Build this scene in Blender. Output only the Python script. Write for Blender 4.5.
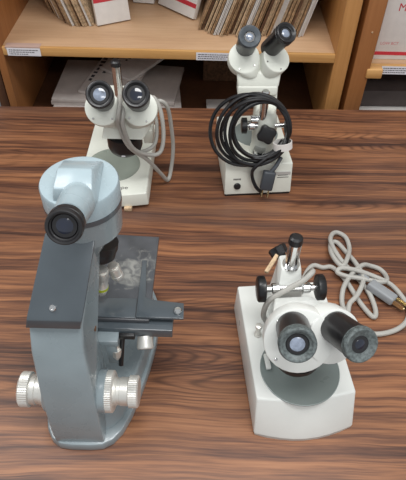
import bpy, bmesh, math, random
from mathutils import Vector, Matrix
random.seed(7)
for o in list(bpy.data.objects): bpy.data.objects.remove(o)
S = bpy.context.scene
C = S.collection
V = Vector
PI = math.pi

# ---------------------------------------------------------------- camera
p = math.radians(46.5); roll = math.radians(1.4)
F = V((0, math.cos(p), -math.sin(p))); R0 = V((1, 0, 0)); U0 = R0.cross(F)
Rv = math.cos(roll)*R0 + math.sin(roll)*U0
Uv = -math.sin(roll)*R0 + math.cos(roll)*U0
cd = bpy.data.cameras.new('camera'); cam = bpy.data.objects.new('camera', cd); C.objects.link(cam)
cd.sensor_fit = 'VERTICAL'; cd.sensor_height = 24; cd.lens = 24*530/480; cd.clip_start = .02
m = Matrix.Identity(4)
for i in range(3):
    m[i][0] = Rv[i]; m[i][1] = Uv[i]; m[i][2] = -F[i]
m[2][3] = .62
cam.matrix_world = m
S.camera = cam

# ---------------------------------------------------------------- light
w = bpy.data.worlds.new('room_light'); S.world = w; w.use_nodes = True
w.node_tree.nodes['Background'].inputs[0].default_value = (.93, .97, 1, 1)
w.node_tree.nodes['Background'].inputs[1].default_value = .38
def area(name, loc, rot, sx, sy, power, col=(1, .995, .98)):
    d = bpy.data.lights.new(name, 'AREA'); d.shape = 'RECTANGLE'; d.size = sx; d.size_y = sy
    d.energy = power; d.color = col
    o = bpy.data.objects.new(name, d); o.location = loc; o.rotation_euler = rot; C.objects.link(o); return o
area('ceiling_troffer_light', (.35, .15, 2.0), (0, 0, 0), 1.3, .6, 19)
area('ceiling_troffer_light', (-1.3, .6, 2.0), (0, 0, 0), 1.3, .6, 16)
area('ceiling_troffer_light', (.9, -1.6, 2.0), (0, 0, 0), 1.3, .6, 16)
vs = S.view_settings
vs.view_transform = 'Standard'; vs.look = 'None'; vs.gamma = 1; vs.exposure = .45
vs.use_curve_mapping = False

# ---------------------------------------------------------------- helpers
def srgb(r, g, b):
    f = lambda c: (c/255/12.92) if c/255 <= .04045 else ((c/255+.055)/1.055)**2.4
    return (f(r), f(g), f(b), 1)

class Geo:
    def __init__(s): s.bm = bmesh.new()
    def merge(s, b):
        me = bpy.data.meshes.new('t'); b.to_mesh(me); b.free(); s.bm.from_mesh(me); bpy.data.meshes.remove(me); return s
    def _bev(s, b, bev, seg=2, ang=30):
        if bev:
            es = [e for e in b.edges if len(e.link_faces) == 2 and e.calc_face_angle() > math.radians(ang)]
            bmesh.ops.bevel(b, geom=es, offset=bev, segments=seg, profile=.5, affect='EDGES', clamp_overlap=True)
    def box(s, c, size, rot=None, bev=0, seg=2):
        b = bmesh.new(); bmesh.ops.create_cube(b, size=1)
        for v in b.verts: v.co = V((v.co.x*size[0], v.co.y*size[1], v.co.z*size[2]))
        s._bev(b, bev, seg)
        M = Matrix.Translation(V(c)) @ (rot.to_4x4() if rot is not None else Matrix.Identity(4))
        b.transform(M); return s.merge(b)
    def lathe(s, p0, d, prof, seg=36, knurl=0, kd=.0):
        """prof: [(height along d, radius)]; closed with caps where radius > 0"""
        b = bmesh.new(); q = V((0, 0, 1)).rotation_difference(V(d).normalized())
        rings = []
        n = seg if not knurl else knurl*2
        for h, r in prof:
            ring = []
            for k in range(n):
                rr = r - (kd if (knurl and k % 2) else 0)
                a = 2*PI*k/n
                ring.append(b.verts.new(V(p0) + q @ V((rr*math.cos(a), rr*math.sin(a), h))))
            rings.append(ring)
        for a, c in zip(rings, rings[1:]):
            for k in range(n): b.faces.new((a[k], a[(k+1) % n], c[(k+1) % n], c[k]))
        if prof[0][1] > 0: b.faces.new(rings[0][::-1])
        if prof[-1][1] > 0: b.faces.new(rings[-1])
        bmesh.ops.recalc_face_normals(b, faces=b.faces)
        return s.merge(b)
    def cyl(s, p0, p1, r0, r1=None, seg=32, bev=0):
        p0 = V(p0); p1 = V(p1); L = (p1-p0).length; r1 = r0 if r1 is None else r1
        if bev: prof = [(0, r0-bev), (bev, r0), (L-bev, r1), (L, r1-bev)]
        else: prof = [(0, r0), (L, r1)]
        return s.lathe(p0, p1-p0, prof, seg)
    def hull(s, pts, bev=0, seg=2, ang=20):
        b = bmesh.new()
        for q in pts: b.verts.new(q)
        r = bmesh.ops.convex_hull(b, input=b.verts)
        bmesh.ops.delete(b, geom=list({g for g in r['geom_interior'] if isinstance(g, bmesh.types.BMVert)}), context='VERTS')
        bmesh.ops.dissolve_limit(b, angle_limit=math.radians(3), verts=b.verts, edges=b.edges)
        bmesh.ops.recalc_face_normals(b, faces=b.faces)
        s._bev(b, bev, seg, ang)
        return s.merge(b)
    def prism(s, poly, z0, z1, top=None, bev=0, seg=2, M=None):
        b = bmesh.new()
        lo = [b.verts.new((x, y, z0)) for x, y in poly]
        hi = [b.verts.new((x, y, z1)) for x, y in (top or poly)]
        n = len(lo)
        b.faces.new(lo[::-1]); b.faces.new(hi)
        for k in range(n): b.faces.new((lo[k], lo[(k+1) % n], hi[(k+1) % n], hi[k]))
        bmesh.ops.recalc_face_normals(b, faces=b.faces)
        s._bev(b, bev, seg)
        if M is not None: b.transform(M)
        return s.merge(b)
    def tube(s, pts, r, seg=10, sub=6, closed=False):
        P = [V(q) for q in pts]; out = []; n = len(P)
        rng = range(n) if closed else range(n-1)
        for i in rng:
            g = (lambda j: P[j % n]) if closed else (lambda j: P[max(0, min(n-1, j))])
            a, b_, c, d = g(i-1), g(i), g(i+1), g(i+2)
            for k in range(sub):
                t = k/sub
                out.append(.5*((2*b_)+(c-a)*t+(2*a-5*b_+4*c-d)*t*t+(3*b_-a-3*c+d)*t**3))
        if not closed: out.append(P[-1])
        b = bmesh.new(); rings = []; m_ = len(out); nrm = None
        for i, q in enumerate(out):
            if closed: t = (out[(i+1) % m_]-out[i-1]).normalized()
            else: t = (out[min(i+1, m_-1)]-out[max(i-1, 0)]).normalized()
            if nrm is None: nrm = t.orthogonal().normalized()
            nrm = (nrm - t*nrm.dot(t)).normalized(); bn = t.cross(nrm)
            rings.append([b.verts.new(q + r*(math.cos(2*PI*k/seg)*nrm + math.sin(2*PI*k/seg)*bn)) for k in range(seg)])
        for i in range(m_ if closed else m_-1):
            a = rings[i]; c = rings[(i+1) % m_]
            if closed and i == m_-1:   # match the seam rotation
                best = min(range(seg), key=lambda o: (a[0].co-c[o].co).length); c = c[best:]+c[:best]
            for k in range(seg): b.faces.new((a[k], a[(k+1) % seg], c[(k+1) % seg], c[k]))
        if not closed: b.faces.new(rings[0][::-1]); b.faces.new(rings[-1])
        bmesh.ops.recalc_face_normals(b, faces=b.faces)
        return s.merge(b)

def obj(name, g, mat, parent=None, smooth=True, sharp=32, origin=None):
    """one mesh object from world-space geometry; origin at the root of the thing"""
    bm = g.bm
    root = parent
    while root is not None and root.parent is not None: root = root.parent
    if origin is None:
        if root is not None: org = V(root['_o'])
        else:
            mn = V([min(v.co[i] for v in bm.verts) for i in range(3)]); mx = V([max(v.co[i] for v in bm.verts) for i in range(3)])
            org = V(((mn.x+mx.x)/2, (mn.y+mx.y)/2, mn.z))
    else: org = V(origin)
    bmesh.ops.translate(bm, verts=bm.verts, vec=-org)
    for f in bm.faces: f.smooth = smooth
    for e in bm.edges:
        if len(e.link_faces) == 2 and e.calc_face_angle(0) > math.radians(sharp): e.smooth = False
    me = bpy.data.meshes.new(name); bm.to_mesh(me); bm.free()
    o = bpy.data.objects.new(name, me); C.objects.link(o); me.materials.append(mat)
    if parent is None: o.location = org; o['_o'] = tuple(org)
    else: o.parent = parent
    return o
def tag(o, label, cat, group=None):
    o['label'] = label; o['category'] = cat
    if group: o['group'] = group
    return o
def thing(name, loc, label, cat, group=None):
    o = bpy.data.objects.new(name, None); C.objects.link(o); o.location = loc; o['_o'] = tuple(loc)
    o.empty_display_size = .02
    return tag(o, label, cat, group)
def struct(name, g, mat, parent=None, **k):
    o = obj(name, g, mat, parent, **k)
    if parent is None: o['kind'] = 'structure'
    return o
def writing(name, body, size, M, mat, parent, ext=.0001, align='LEFT'):
    cu = bpy.data.curves.new('c', 'FONT'); cu.body = body; cu.size = size; cu.extrude = ext; cu.align_x = align
    t = bpy.data.objects.new('t', cu); C.objects.link(t)
    dg = bpy.context.evaluated_depsgraph_get(); dg.update()
    me = bpy.data.meshes.new_from_object(t.evaluated_get(dg))
    bpy.data.objects.remove(t)
    me.transform(M)
    g = Geo(); g.bm.from_mesh(me)
    return obj(name, g, mat, parent, smooth=False)

# ---------------------------------------------------------------- materials
def mat(name, col, rough=.4, metal=0, var=.04, scale=30, bump=0, bscale=200, coat=0, spec=.5, rvar=.08):
    m = bpy.data.materials.new(name); m.use_nodes = True; nt = m.node_tree; N = nt.nodes; L = nt.links
    b = N['Principled BSDF']
    tc = N.new('ShaderNodeTexCoord'); no = N.new('ShaderNodeTexNoise')
    no.inputs['Scale'].default_value = scale; no.inputs['Detail'].default_value = 5
    L.new(tc.outputs['Object'], no.inputs['Vector'])
    cr = N.new('ShaderNodeValToRGB')
    cr.color_ramp.elements[0].position = .3; cr.color_ramp.elements[1].position = .7
    cr.color_ramp.elements[0].color = tuple(max(0, c*(1-var*2)) for c in col[:3])+(1,)
    cr.color_ramp.elements[1].color = tuple(min(1, c*(1+var)) for c in col[:3])+(1,)
    L.new(no.outputs['Fac'], cr.inputs[0]); L.new(cr.outputs[0], b.inputs['Base Color'])
    mr = N.new('ShaderNodeMapRange'); mr.inputs[3].default_value = max(0, rough-rvar); mr.inputs[4].default_value = rough+rvar
    L.new(no.outputs['Fac'], mr.inputs[0]); L.new(mr.outputs[0], b.inputs['Roughness'])
    b.inputs['Metallic'].default_value = metal; b.inputs['Specular IOR Level'].default_value = spec
    b.inputs['Coat Weight'].default_value = coat; b.inputs['Coat Roughness'].default_value = .12
    if bump:
        n2 = N.new('ShaderNodeTexNoise'); n2.inputs['Scale'].default_value = bscale
        L.new(tc.outputs['Object'], n2.inputs['Vector'])
        bp = N.new('ShaderNodeBump'); bp.inputs['Strength'].default_value = bump; bp.inputs['Distance'].default_value = .001
        L.new(n2.outputs['Fac'], bp.inputs['Height']); L.new(bp.outputs[0], b.inputs['Normal'])
    return m

def wood(name, stops, sx, sy, fine=(6, 220), rough=.4, rings=None, axis=0, fine_amt=.35, spec=.5, coat=0):
    """streaks run along the object's x axis (axis 0), y (1) or z (2)"""
    m = bpy.data.materials.new(name); m.use_nodes = True; nt = m.node_tree; N = nt.nodes; L = nt.links
    b = N['Principled BSDF']; tc = N.new('ShaderNodeTexCoord')
    def mp(a, c):
        q = N.new('ShaderNodeMapping'); sc = [c, c, c]; sc[axis] = a; q.inputs['Scale'].default_value = sc
        L.new(tc.outputs['Object'], q.inputs['Vector']); return q
    # warp so that the streaks meander
    wn = N.new('ShaderNodeTexNoise'); wn.inputs['Scale'].default_value = 3.2; wn.inputs['Detail'].default_value = 2
    L.new(tc.outputs['Object'], wn.inputs['Vector'])
    q1 = mp(sx, sy)
    mix = N.new('ShaderNodeMixRGB'); mix.blend_type = 'LINEAR_LIGHT'; mix.inputs[0].default_value = .55
    L.new(q1.outputs[0], mix.inputs[1]); L.new(wn.outputs['Color'], mix.inputs[2])
    n1 = N.new('ShaderNodeTexNoise'); n1.inputs['Scale'].default_value = 1; n1.inputs['Detail'].default_value = 7; n1.inputs['Roughness'].default_value = .62
    n1.inputs['Distortion'].default_value = .5
    L.new(mix.outputs[0], n1.inputs['Vector'])
    q2 = mp(*fine); n2 = N.new('ShaderNodeTexNoise'); n2.inputs['Scale'].default_value = 1; n2.inputs['Detail'].default_value = 4
    L.new(q2.outputs[0], n2.inputs['Vector'])
    a = N.new('ShaderNodeMath'); a.operation = 'MULTIPLY_ADD'; a.inputs[1].default_value = fine_amt; L.new(n2.outputs['Fac'], a.inputs[0])
    b1 = N.new('ShaderNodeMath'); b1.operation = 'MULTIPLY'; b1.inputs[1].default_value = 1-fine_amt; L.new(n1.outputs['Fac'], b1.inputs[0])
    L.new(b1.outputs[0], a.inputs[2]); fac = a.outputs[0]
    if rings:
        # cathedral figure: long ellipses around flitch centres, strongly wobbled
        q3 = mp(rings[0], rings[1]); 
        mx = N.new('ShaderNodeMixRGB'); mx.blend_type = 'LINEAR_LIGHT'; mx.inputs[0].default_value = rings[2]
        L.new(q3.outputs[0], mx.inputs[1]); L.new(wn.outputs['Color'], mx.inputs[2])
        n3 = N.new('ShaderNodeTexNoise'); n3.inputs['Scale'].default_value = 1; n3.inputs['Detail'].default_value = 1.2
        L.new(mx.outputs[0], n3.inputs['Vector'])
        s1 = N.new('ShaderNodeMath'); s1.operation = 'MULTIPLY'; s1.inputs[1].default_value = rings[3]; L.new(n3.outputs['Fac'], s1.inputs[0])
        s2 = N.new('ShaderNodeMath'); s2.operation = 'SINE'; L.new(s1.outputs[0], s2.inputs[0])
        s3 = N.new('ShaderNodeMath'); s3.operation = 'MULTIPLY_ADD'; s3.inputs[1].default_value = rings[4]; L.new(s2.outputs[0], s3.inputs[0]); L.new(fac, s3.inputs[2])
        fac = s3.outputs[0]
    cr = N.new('ShaderNodeValToRGB'); el = cr.color_ramp.elements
    el[0].position, el[0].color = stops[0]; el[1].position, el[1].color = stops[-1]
    for ps, c in stops[1:-1]: e = el.new(ps); e.color = c
    L.new(fac, cr.inputs[0]); L.new(cr.outputs[0], b.inputs['Base Color'])
    b.inputs['Roughness'].default_value = rough; b.inputs['Specular IOR Level'].default_value = spec
    b.inputs['Coat Weight'].default_value = coat; b.inputs['Coat Roughness'].default_value = .3
    return m

M = {}
def rosewood():
    m = bpy.data.materials.new('rosewood_laminate'); m.use_nodes = True; nt = m.node_tree; N = nt.nodes; L = nt.links
    b = N['Principled BSDF']; tc = N.new('ShaderNodeTexCoord')
    def math_(op, a, c=None, cl=False):
        n = N.new('ShaderNodeMath'); n.operation = op; n.use_clamp = cl
        for k, q in enumerate((a, c)):
            if q is None: continue
            if isinstance(q, (int, float)): n.inputs[k].default_value = q
            else: L.new(q, n.inputs[k])
        return n.outputs[0]
    def noise(sx, sy, det, rough=.5, dist=0, off=0, warp=None):
        q = N.new('ShaderNodeMapping'); q.inputs['Scale'].default_value = (sx, sy, 1); q.inputs['Location'].default_value = (off, off*1.7, 0)
        L.new(vec, q.inputs['Vector'])
        n = N.new('ShaderNodeTexNoise'); n.inputs['Scale'].default_value = 1; n.inputs['Detail'].default_value = det
        n.inputs['Roughness'].default_value = rough; n.inputs['Distortion'].default_value = dist
        L.new(q.outputs[0], n.inputs['Vector']); return n.outputs['Fac']
    vec = tc.outputs['Object']
    # gentle sideways drift of the grain
    wv = noise(4.5, 7, 2.5)
    dy = math_('MULTIPLY', math_('SUBTRACT', wv, .5), .024)
    cb = N.new('ShaderNodeCombineXYZ'); L.new(dy, cb.inputs[1])
    va = N.new('ShaderNodeVectorMath'); va.operation = 'ADD'; L.new(tc.outputs['Object'], va.inputs[0]); L.new(cb.outputs[0], va.inputs[1])
    vec = va.outputs[0]
    band = noise(1.5, 38, 5, .68, .15, 3.1)
    mid = noise(4, 130, 5, .65, .2, 9.2)
    fine = noise(12, 460, 3, .6, 0, 5.5)
    f = math_('ADD', math_('MULTIPLY', band, .52), math_('ADD', math_('MULTIPLY', mid, .36), math_('MULTIPLY', fine, .18)))
    cr = N.new('ShaderNodeValToRGB'); el = cr.color_ramp.elements
    st = STOPS
    el[0].position, el[0].color = st[0]; el[1].position, el[1].color = st[-1]
    for ps, c in st[1:-1]: e = el.new(ps); e.color = c
    L.new(f, cr.inputs[0])
    # cathedral figure: thin dark contour lines, strong only inside some flitches
    fig = noise(1.5, 13, 1.6, .45, .35, 1.3)
    ln = math_('POWER', math_('ADD', math_('MULTIPLY', math_('SINE', math_('MULTIPLY', fig, 210)), .5), .5), 2.5)
    patch = math_('MULTIPLY', math_('SUBTRACT', noise(1.9, 9, 1, .5, 0, 7.7), .53), 9, True)
    k = math_('MULTIPLY', math_('MULTIPLY', ln, patch), .6)
    # sparse thin pores everywhere
    po = math_('MULTIPLY', math_('SUBTRACT', noise(7, 300, 2, .5, 0, 2.2), .60), 6, True)
    k2 = math_('MAXIMUM', k, math_('MULTIPLY', po, .62))
    mx = N.new('ShaderNodeMixRGB'); L.new(k2, mx.inputs[0]); L.new(cr.outputs[0], mx.inputs[1]); mx.inputs[2].default_value = srgb(54, 34, 28)
    # greyer flitches
    gy = math_('MULTIPLY', math_('SUBTRACT', noise(1.3, 17, 2, .5, 0, 12.4), .55), 7, True)
    m2 = N.new('ShaderNodeMixRGB'); L.new(math_('MULTIPLY', gy, .55), m2.inputs[0]); L.new(mx.outputs[0], m2.inputs[1]); m2.inputs[2].default_value = srgb(84, 66, 60)
    L.new(m2.outputs[0], b.inputs['Base Color'])
    b.inputs['Roughness'].default_value = .42; b.inputs['Specular IOR Level'].default_value = .35; b.inputs['Coat Weight'].default_value = .06; b.inputs['Coat Roughness'].default_value = .25
    return m
STOPS = [(.41, srgb(54, 37, 32)), (.475, srgb(94, 62, 48)), (.525, srgb(120, 80, 58)), (.575, srgb(145, 98, 68)), (.65, srgb(166, 116, 82))]
M['table'] = rosewood()
M['shelf'] = wood('shelf_plywood', [(.3, srgb(178, 142, 110)), (.5, srgb(194, 158, 124)), (.7, srgb(206, 172, 138))], 2.5, 12, (8, 130), .45)
M['nosing'] = wood('shelf_nosing', [(.3, srgb(176, 128, 74)), (.5, srgb(196, 148, 90)), (.7, srgb(210, 164, 106))], 2.5, 40, (8, 200), .4)
M['upright'] = wood('upright_wood', [(.3, srgb(150, 104, 58)), (.5, srgb(172, 122, 70)), (.7, srgb(188, 138, 84))], 2, 22, (6, 200), .4, axis=2)
M['uprightd'] = wood('stained_upright_wood', [(.3, srgb(130, 82, 46)), (.5, srgb(150, 98, 56)), (.7, srgb(166, 112, 68))], 2, 22, (6, 200), .42, axis=2)
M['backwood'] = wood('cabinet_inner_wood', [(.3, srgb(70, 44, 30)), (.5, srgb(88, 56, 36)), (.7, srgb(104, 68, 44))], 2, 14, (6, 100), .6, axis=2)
M['white'] = mat('white_enamel', srgb(226, 228, 224), .3, var=.02, bump=.05)
M['cream'] = mat('cream_enamel', srgb(222, 224, 214), .36, var=.02, bump=.08)
M['grey_enamel'] = mat('pale_grey_side_enamel', srgb(196, 196, 192), .4, var=.02)
M['blue'] = mat('pale_blue_grey_enamel', srgb(164, 181, 188), .28, var=.03, bump=.06, coat=.3)
M['bluegrey'] = mat('blue_grey_enamel', srgb(138, 150, 155), .28, var=.04, bump=.06, coat=.3)
M['charcoal'] = mat('charcoal_enamel', srgb(78, 86, 92), .25, var=.05, bump=.05, coat=.5)
M['chrome'] = mat('chrome', (.72, .72, .72, 1), .16, 1, var=.05)
M['alu'] = mat('satin_aluminium', srgb(226, 224, 218), .38, .6, var=.06)
M['black'] = mat('black_plastic', srgb(28, 28, 30), .35, var=.1)
M['rubber'] = mat('black_cable_rubber', srgb(22, 22, 25), .38, var=.1)
M['barrel'] = mat('black_barrel_paint', srgb(34, 33, 35), .34, var=.1, coat=.1)
M['worn'] = mat('dusty_eyepiece_ring', srgb(98, 106, 106), .5, var=.28, scale=320)
M['rimdark'] = mat('slate_eyepiece_rim', srgb(74, 80, 86), .45, var=.15, scale=200)
M['glass'] = mat('coated_lens_glass', srgb(20, 28, 48), .05, var=.3, coat=1, rvar=.02)
M['glass2'] = mat('lens_reflection_tint', srgb(140, 150, 168), .12, var=.3, scale=90, coat=1)  # blue-white reflection on the lens painted into its colour
M['disc'] = mat('frosted_stage_glass', srgb(128, 138, 136), .3, var=.03, coat=.3)
M['discl'] = mat('pale_green_stage_glass', srgb(150, 158, 148), .3, var=.03, coat=.3)
M['cable'] = mat('grey_cable', srgb(170, 168, 162), .5, var=.05)
M['plug'] = mat('grey_plug', srgb(142, 145, 148), .45, var=.05)
M['darkplug'] = mat('slate_plug', srgb(62, 66, 72), .45, var=.05)
M['brass'] = mat('brass_prongs', srgb(205, 190, 150), .25, .9, var=.1)
M['stage'] = None
M['card'] = mat('kraft_cardboard', srgb(176, 142, 106), .8, var=.3, scale=170, bump=.3)
M['cardl'] = mat('pale_kraft_cardboard', srgb(206, 178, 144), .8, var=.25, scale=170, bump=.3)
M['cardd'] = mat('brown_cardboard', srgb(112, 80, 56), .8, var=.3, scale=170, bump=.3)
M['cardw'] = mat('white_cardboard', srgb(222, 218, 214), .6, var=.03, scale=60)
M['cardg'] = mat('greyish_cardboard', srgb(218, 208, 202), .7, var=.05, scale=50)
M['carddim'] = mat('dull_dark_carton', srgb(86, 76, 74), .7, var=.08, scale=40)
M['red'] = mat('red_print', srgb(196, 48, 60), .6, var=.05)
M['redp'] = mat('faded_red_print', srgb(210, 130, 134), .6, var=.05)
M['ink'] = mat('dark_print', srgb(70, 66, 70), .7, var=.1)
M['paper'] = mat('label_paper', srgb(226, 226, 232), .5, var=.02)
M['tape'] = mat('clear_tape', srgb(186, 158, 146), .15, var=.04)
M['bluepaper'] = mat('pale_blue_paper', srgb(176, 190, 200), .7, var=.05)
M['band'] = mat('yellow_green_band', srgb(176, 190, 40), .4)
M['dark'] = mat('dark_gap_paint', srgb(48, 28, 20), .8)
M['floor'] = mat('grey_vinyl_floor', srgb(130, 125, 118), .5, scale=6)
M['wall'] = mat('painted_wall', srgb(205, 202, 192), .8, scale=4)

def stage_mat():
    m = mat('worn_black_stage_sheen', srgb(78, 80, 84), .3, var=.15, scale=40)  # black lifted to grey, standing in for the glossy reflection
    nt = m.node_tree; N = nt.nodes; L = nt.links; b = N['Principled BSDF']
    tc = N.new('ShaderNodeTexCoord'); src = b.inputs['Base Color'].links[0].from_socket
    # bare-metal wear: a patch with its own ragged outline near the specimen opening
    sub = N.new('ShaderNodeVectorMath'); sub.operation = 'DISTANCE'; sub.inputs[1].default_value = (.042, .052, .13)
    L.new(tc.outputs['Object'], sub.inputs[0])
    no = N.new('ShaderNodeTexNoise'); no.inputs['Scale'].default_value = 75; no.inputs['Detail'].default_value = 6; no.inputs['Distortion'].default_value = 1.2
    L.new(tc.outputs['Object'], no.inputs['Vector'])
    mr = N.new('ShaderNodeMapRange'); mr.inputs[1].default_value = .008; mr.inputs[2].default_value = .05; mr.inputs[3].default_value = .24; mr.inputs[4].default_value = -.25
    L.new(sub.outputs['Value'], mr.inputs[0])
    ad = N.new('ShaderNodeMath'); L.new(no.outputs['Fac'], ad.inputs[0]); L.new(mr.outputs[0], ad.inputs[1])
    cr = N.new('ShaderNodeValToRGB'); cr.color_ramp.elements[0].position = .52; cr.color_ramp.elements[1].position = .82
    L.new(ad.outputs[0], cr.inputs[0])
    mx = N.new('ShaderNodeMixRGB'); L.new(cr.outputs[0], mx.inputs[0]); L.new(src, mx.inputs[1]); mx.inputs[2].default_value = srgb(140, 140, 136)
    L.new(mx.outputs[0], b.inputs['Base Color'])
    return m
M['stage'] = stage_mat()

def rotz(a): return Matrix.Rotation(a, 3, 'Z')
def frame(origin, x, z):
    """4x4 with local x along x, local z along z"""
    z = V(z).normalized(); x = V(x); x = (x - z*x.dot(z)).normalized(); y = z.cross(x)
    m = Matrix.Identity(4)
    for i in range(3): m[i][0] = x[i]; m[i][1] = y[i]; m[i][2] = z[i]; m[i][3] = origin[i]
    return m

# ================================================================ SETTING
g = Geo(); g.box((0, .8, -.76), (6, 6, .02)); struct('floor', g, M['floor'], smooth=False)
g = Geo(); g.box((0, 1.75, .6), (6, .06, 2.72)); struct('wall_back', g, M['wall'], smooth=False)

# table: slightly turned against the shelves
t = thing('table', (0, .45, -.75), 'dark reddish wood-grain laminate table carrying the microscopes', 'table')
g = Geo(); ang = math.atan2(.0226, .857)
Rz = rotz(ang)
g.box((0, .4727, -.014), (1.9, 1.0, .028), Rz, .002)
obj('tabletop', g, M['table'], t, origin=None)
g = Geo(); g.box((0, .4727, -.055), (1.7, .8, .05), Rz, 0); obj('apron', g, M['black'], t, smooth=False)
for sx in (-.85, .85):
    for sy in (-.38, .38):
        q = Rz @ V((sx, sy, 0)); g = Geo(); g.box((q.x, .4727+sy, -.39), (.04, .04, .72), Rz, .002)
        obj('leg', g, M['black'], t)

# bookcase behind the table
bc = thing('bookcase', (-.08, 1.25, -.75), 'open honey-coloured wooden bookcase behind the table, wide bay on the left', 'bookcase')
YF, YB = 1.03, 1.52
g = Geo(); g.box((-.4317, (YF+YB)/2, 0), (.0165, YB-YF, 1.5), bev=.001); obj('side_panel', g, M['uprightd'], bc)
g = Geo(); g.box((.2785, (YF+YB)/2, 0), (.031, YB-YF, 1.5), bev=.001); obj('side_panel', g, M['upright'], bc)
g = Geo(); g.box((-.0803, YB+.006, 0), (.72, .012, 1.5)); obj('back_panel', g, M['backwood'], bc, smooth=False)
ZS = .0785   # shelf top, left end; the shelf sags a hair to the right
def shelf(z, x0, x1, par, yf=YF, yb=YB, th=.018, ms=M['shelf'], mn=M['nosing']):
    c = (x0+x1)/2; wd = x1-x0
    g = Geo(); g.box((c, (yf+yb)/2+.004, z-th/2), (wd, yb-yf-.008, th), bev=.0005); o = obj('shelf_board', g, ms, par)
    g = Geo(); g.box((c, yf+.004, z-th/2), (wd, .008, th), bev=.0008); obj('shelf_nosing', g, mn, o)
    return o
sb = shelf(.0965, -.4235, .263, bc, th=.0185)
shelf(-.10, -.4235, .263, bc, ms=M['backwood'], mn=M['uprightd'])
shelf(.48, -.4235, .263, bc)
ZT = .0965
# second bookcase to the right, a dark gap between them
b2 = thing('bookcase', (.6, 1.25, -.75), 'reddish-brown wooden bookcase cut off by the right edge of the photo', 'bookcase')
g = Geo(); g.box((.3235, (YF+YB)/2+.0, 0), (.035, YB-YF, 1.5), bev=.0012); obj('side_panel', g, M['uprightd'], b2)
g = Geo(); g.box((.86, (YF+YB)/2, 0), (.037, YB-YF, 1.5), bev=.0012); obj('side_panel', g, M['uprightd'], b2)
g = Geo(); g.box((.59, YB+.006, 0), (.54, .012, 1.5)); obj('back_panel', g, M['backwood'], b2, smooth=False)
shelf(.066, .3405, .8415, b2, yf=1.05, th=.02)
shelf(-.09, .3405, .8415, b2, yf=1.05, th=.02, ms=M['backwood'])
g = Geo(); g.box((.352, 1.037, .057), (.034, .022, .021), bev=.003); obj('shelf_stop', g, M['nosing'], b2)
g = Geo(); g.cyl((.326, YF+.0005, .146), (.326, YF-.0015, .146), .0016, seg=12); obj('screw_plug', g, M['cardl'], b2)
# third bookcase at the far left
b3 = thing('bookcase', (-.7, 1.25, -.75), 'wooden bookcase cut off by the left edge of the photo', 'bookcase')
g = Geo(); g.box((-.4600, (YF+YB)/2+.02, 0), (.02, YB-YF, 1.5), bev=.001); obj('side_panel', g, M['backwood'], b3)
g = Geo(); g.box((-.95, (YF+YB)/2+.02, 0), (.02, YB-YF, 1.5), bev=.001); obj('side_panel', g, M['backwood'], b3)
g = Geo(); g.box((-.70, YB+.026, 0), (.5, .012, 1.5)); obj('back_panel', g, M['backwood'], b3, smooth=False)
shelf(-.10, -.94, -.47, b3, yf=1.05, yb=YB+.02)

# shelf-edge labels (paper strips with small print) and the tape over one
def label_strip(x0, x1, zc, y, label, rows, h=.0165):
    th = thing('shelf_label', ((x0+x1)/2, y, zc), label, 'label')
    g = Geo(); g.box(((x0+x1)/2, y-.0008, zc), (x1-x0, .0006, h)); obj('paper_strip', g, M['paper'], th, smooth=False)
    g = Geo(); rr = random.Random(int(x0*1000))
    for k in range(rows):
        z = zc + h*(.26 - .26*k); x = x0+.004
        while x < x1-.006-(k*.01):
            wd = rr.uniform(.0015, .006); g.box((x+wd/2, y-.0013, z), (wd, .0003, h*.085)); x += wd+.0012
    obj('printed_lines', g, M['ink'], th, smooth=False)
label_strip(-.414, -.345, .0865, YF, 'small white printed label on the shelf edge at the far left', 3)
label_strip(-.0235, .062, .0865, YF, 'white printed label on the shelf edge left of the black-cabled microscope', 3)
label_strip(.371, .45, .055, 1.05, 'white printed label on the shelf edge at the right edge of the photo', 3, h=.018)
g = Geo(); g.box((-.381, YF+.008, ZT+.0004), (.072, .018, .0006)); g.box((-.381, YF-.0003, ZT-.002), (.072, .0004, .005))
tag(obj('tape_strip', g, M['tape'], smooth=False), 'clear tape strip over the shelf edge above the far left label', 'tape')

# ---------------------------------------------------------------- flattened boxes on the upper shelf
def sheet(base, yaw, tilt, L, H, th, mt, label, cat, group, side=-1, wave=0):
    """a folded cardboard box blank: two plies joined along a fold; stands on its lower edge.
    base = lower front corner, yaw turns it about z (0 = running straight back), tilt leans it sideways"""
    Mx = Matrix.Translation(V(base)) @ Matrix.Rotation(yaw, 4, 'Z') @ Matrix.Rotation(tilt, 4, 'Y')
    b = bmesh.new(); n = 6
    # ply outline in x (thickness) with corrugated outer profile along the height
    def ply(x0, x1):
        g = Geo(); g.box(((x0+x1)/2, L/2, H/2), (x1-x0, L, H)); return g
    G1 = ply(0, th*.36); G2 = ply(th*.64, th*.98)
    G1.bm.transform(Mx); G2.bm.transform(Mx)
    g = Geo(); 
    for q in (G1, G2):
        me = bpy.data.meshes.new('t'); q.bm.to_mesh(me); q.bm.free(); g.bm.from_mesh(me); bpy.data.meshes.remove(me)
    f = Geo(); f.box((th*.5, L-.002, H/2), (th*.3, .004, H)); f.bm.transform(Mx)
    me = bpy.data.meshes.new('t'); f.bm.to_mesh(me); f.bm.free(); g.bm.from_mesh(me); bpy.data.meshes.remove(me)
    return tag(obj('flattened_box', g, mt, smooth=False, origin=base), label, cat, group)
mats = [M['card'], M['cardl'], M['cardw'], M['card'], M['cardl'], M['cardd']]
KIND = ['brown kraft', 'pale kraft', 'white', 'brown kraft', 'pale kraft', 'dark brown']
n = 34
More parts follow.
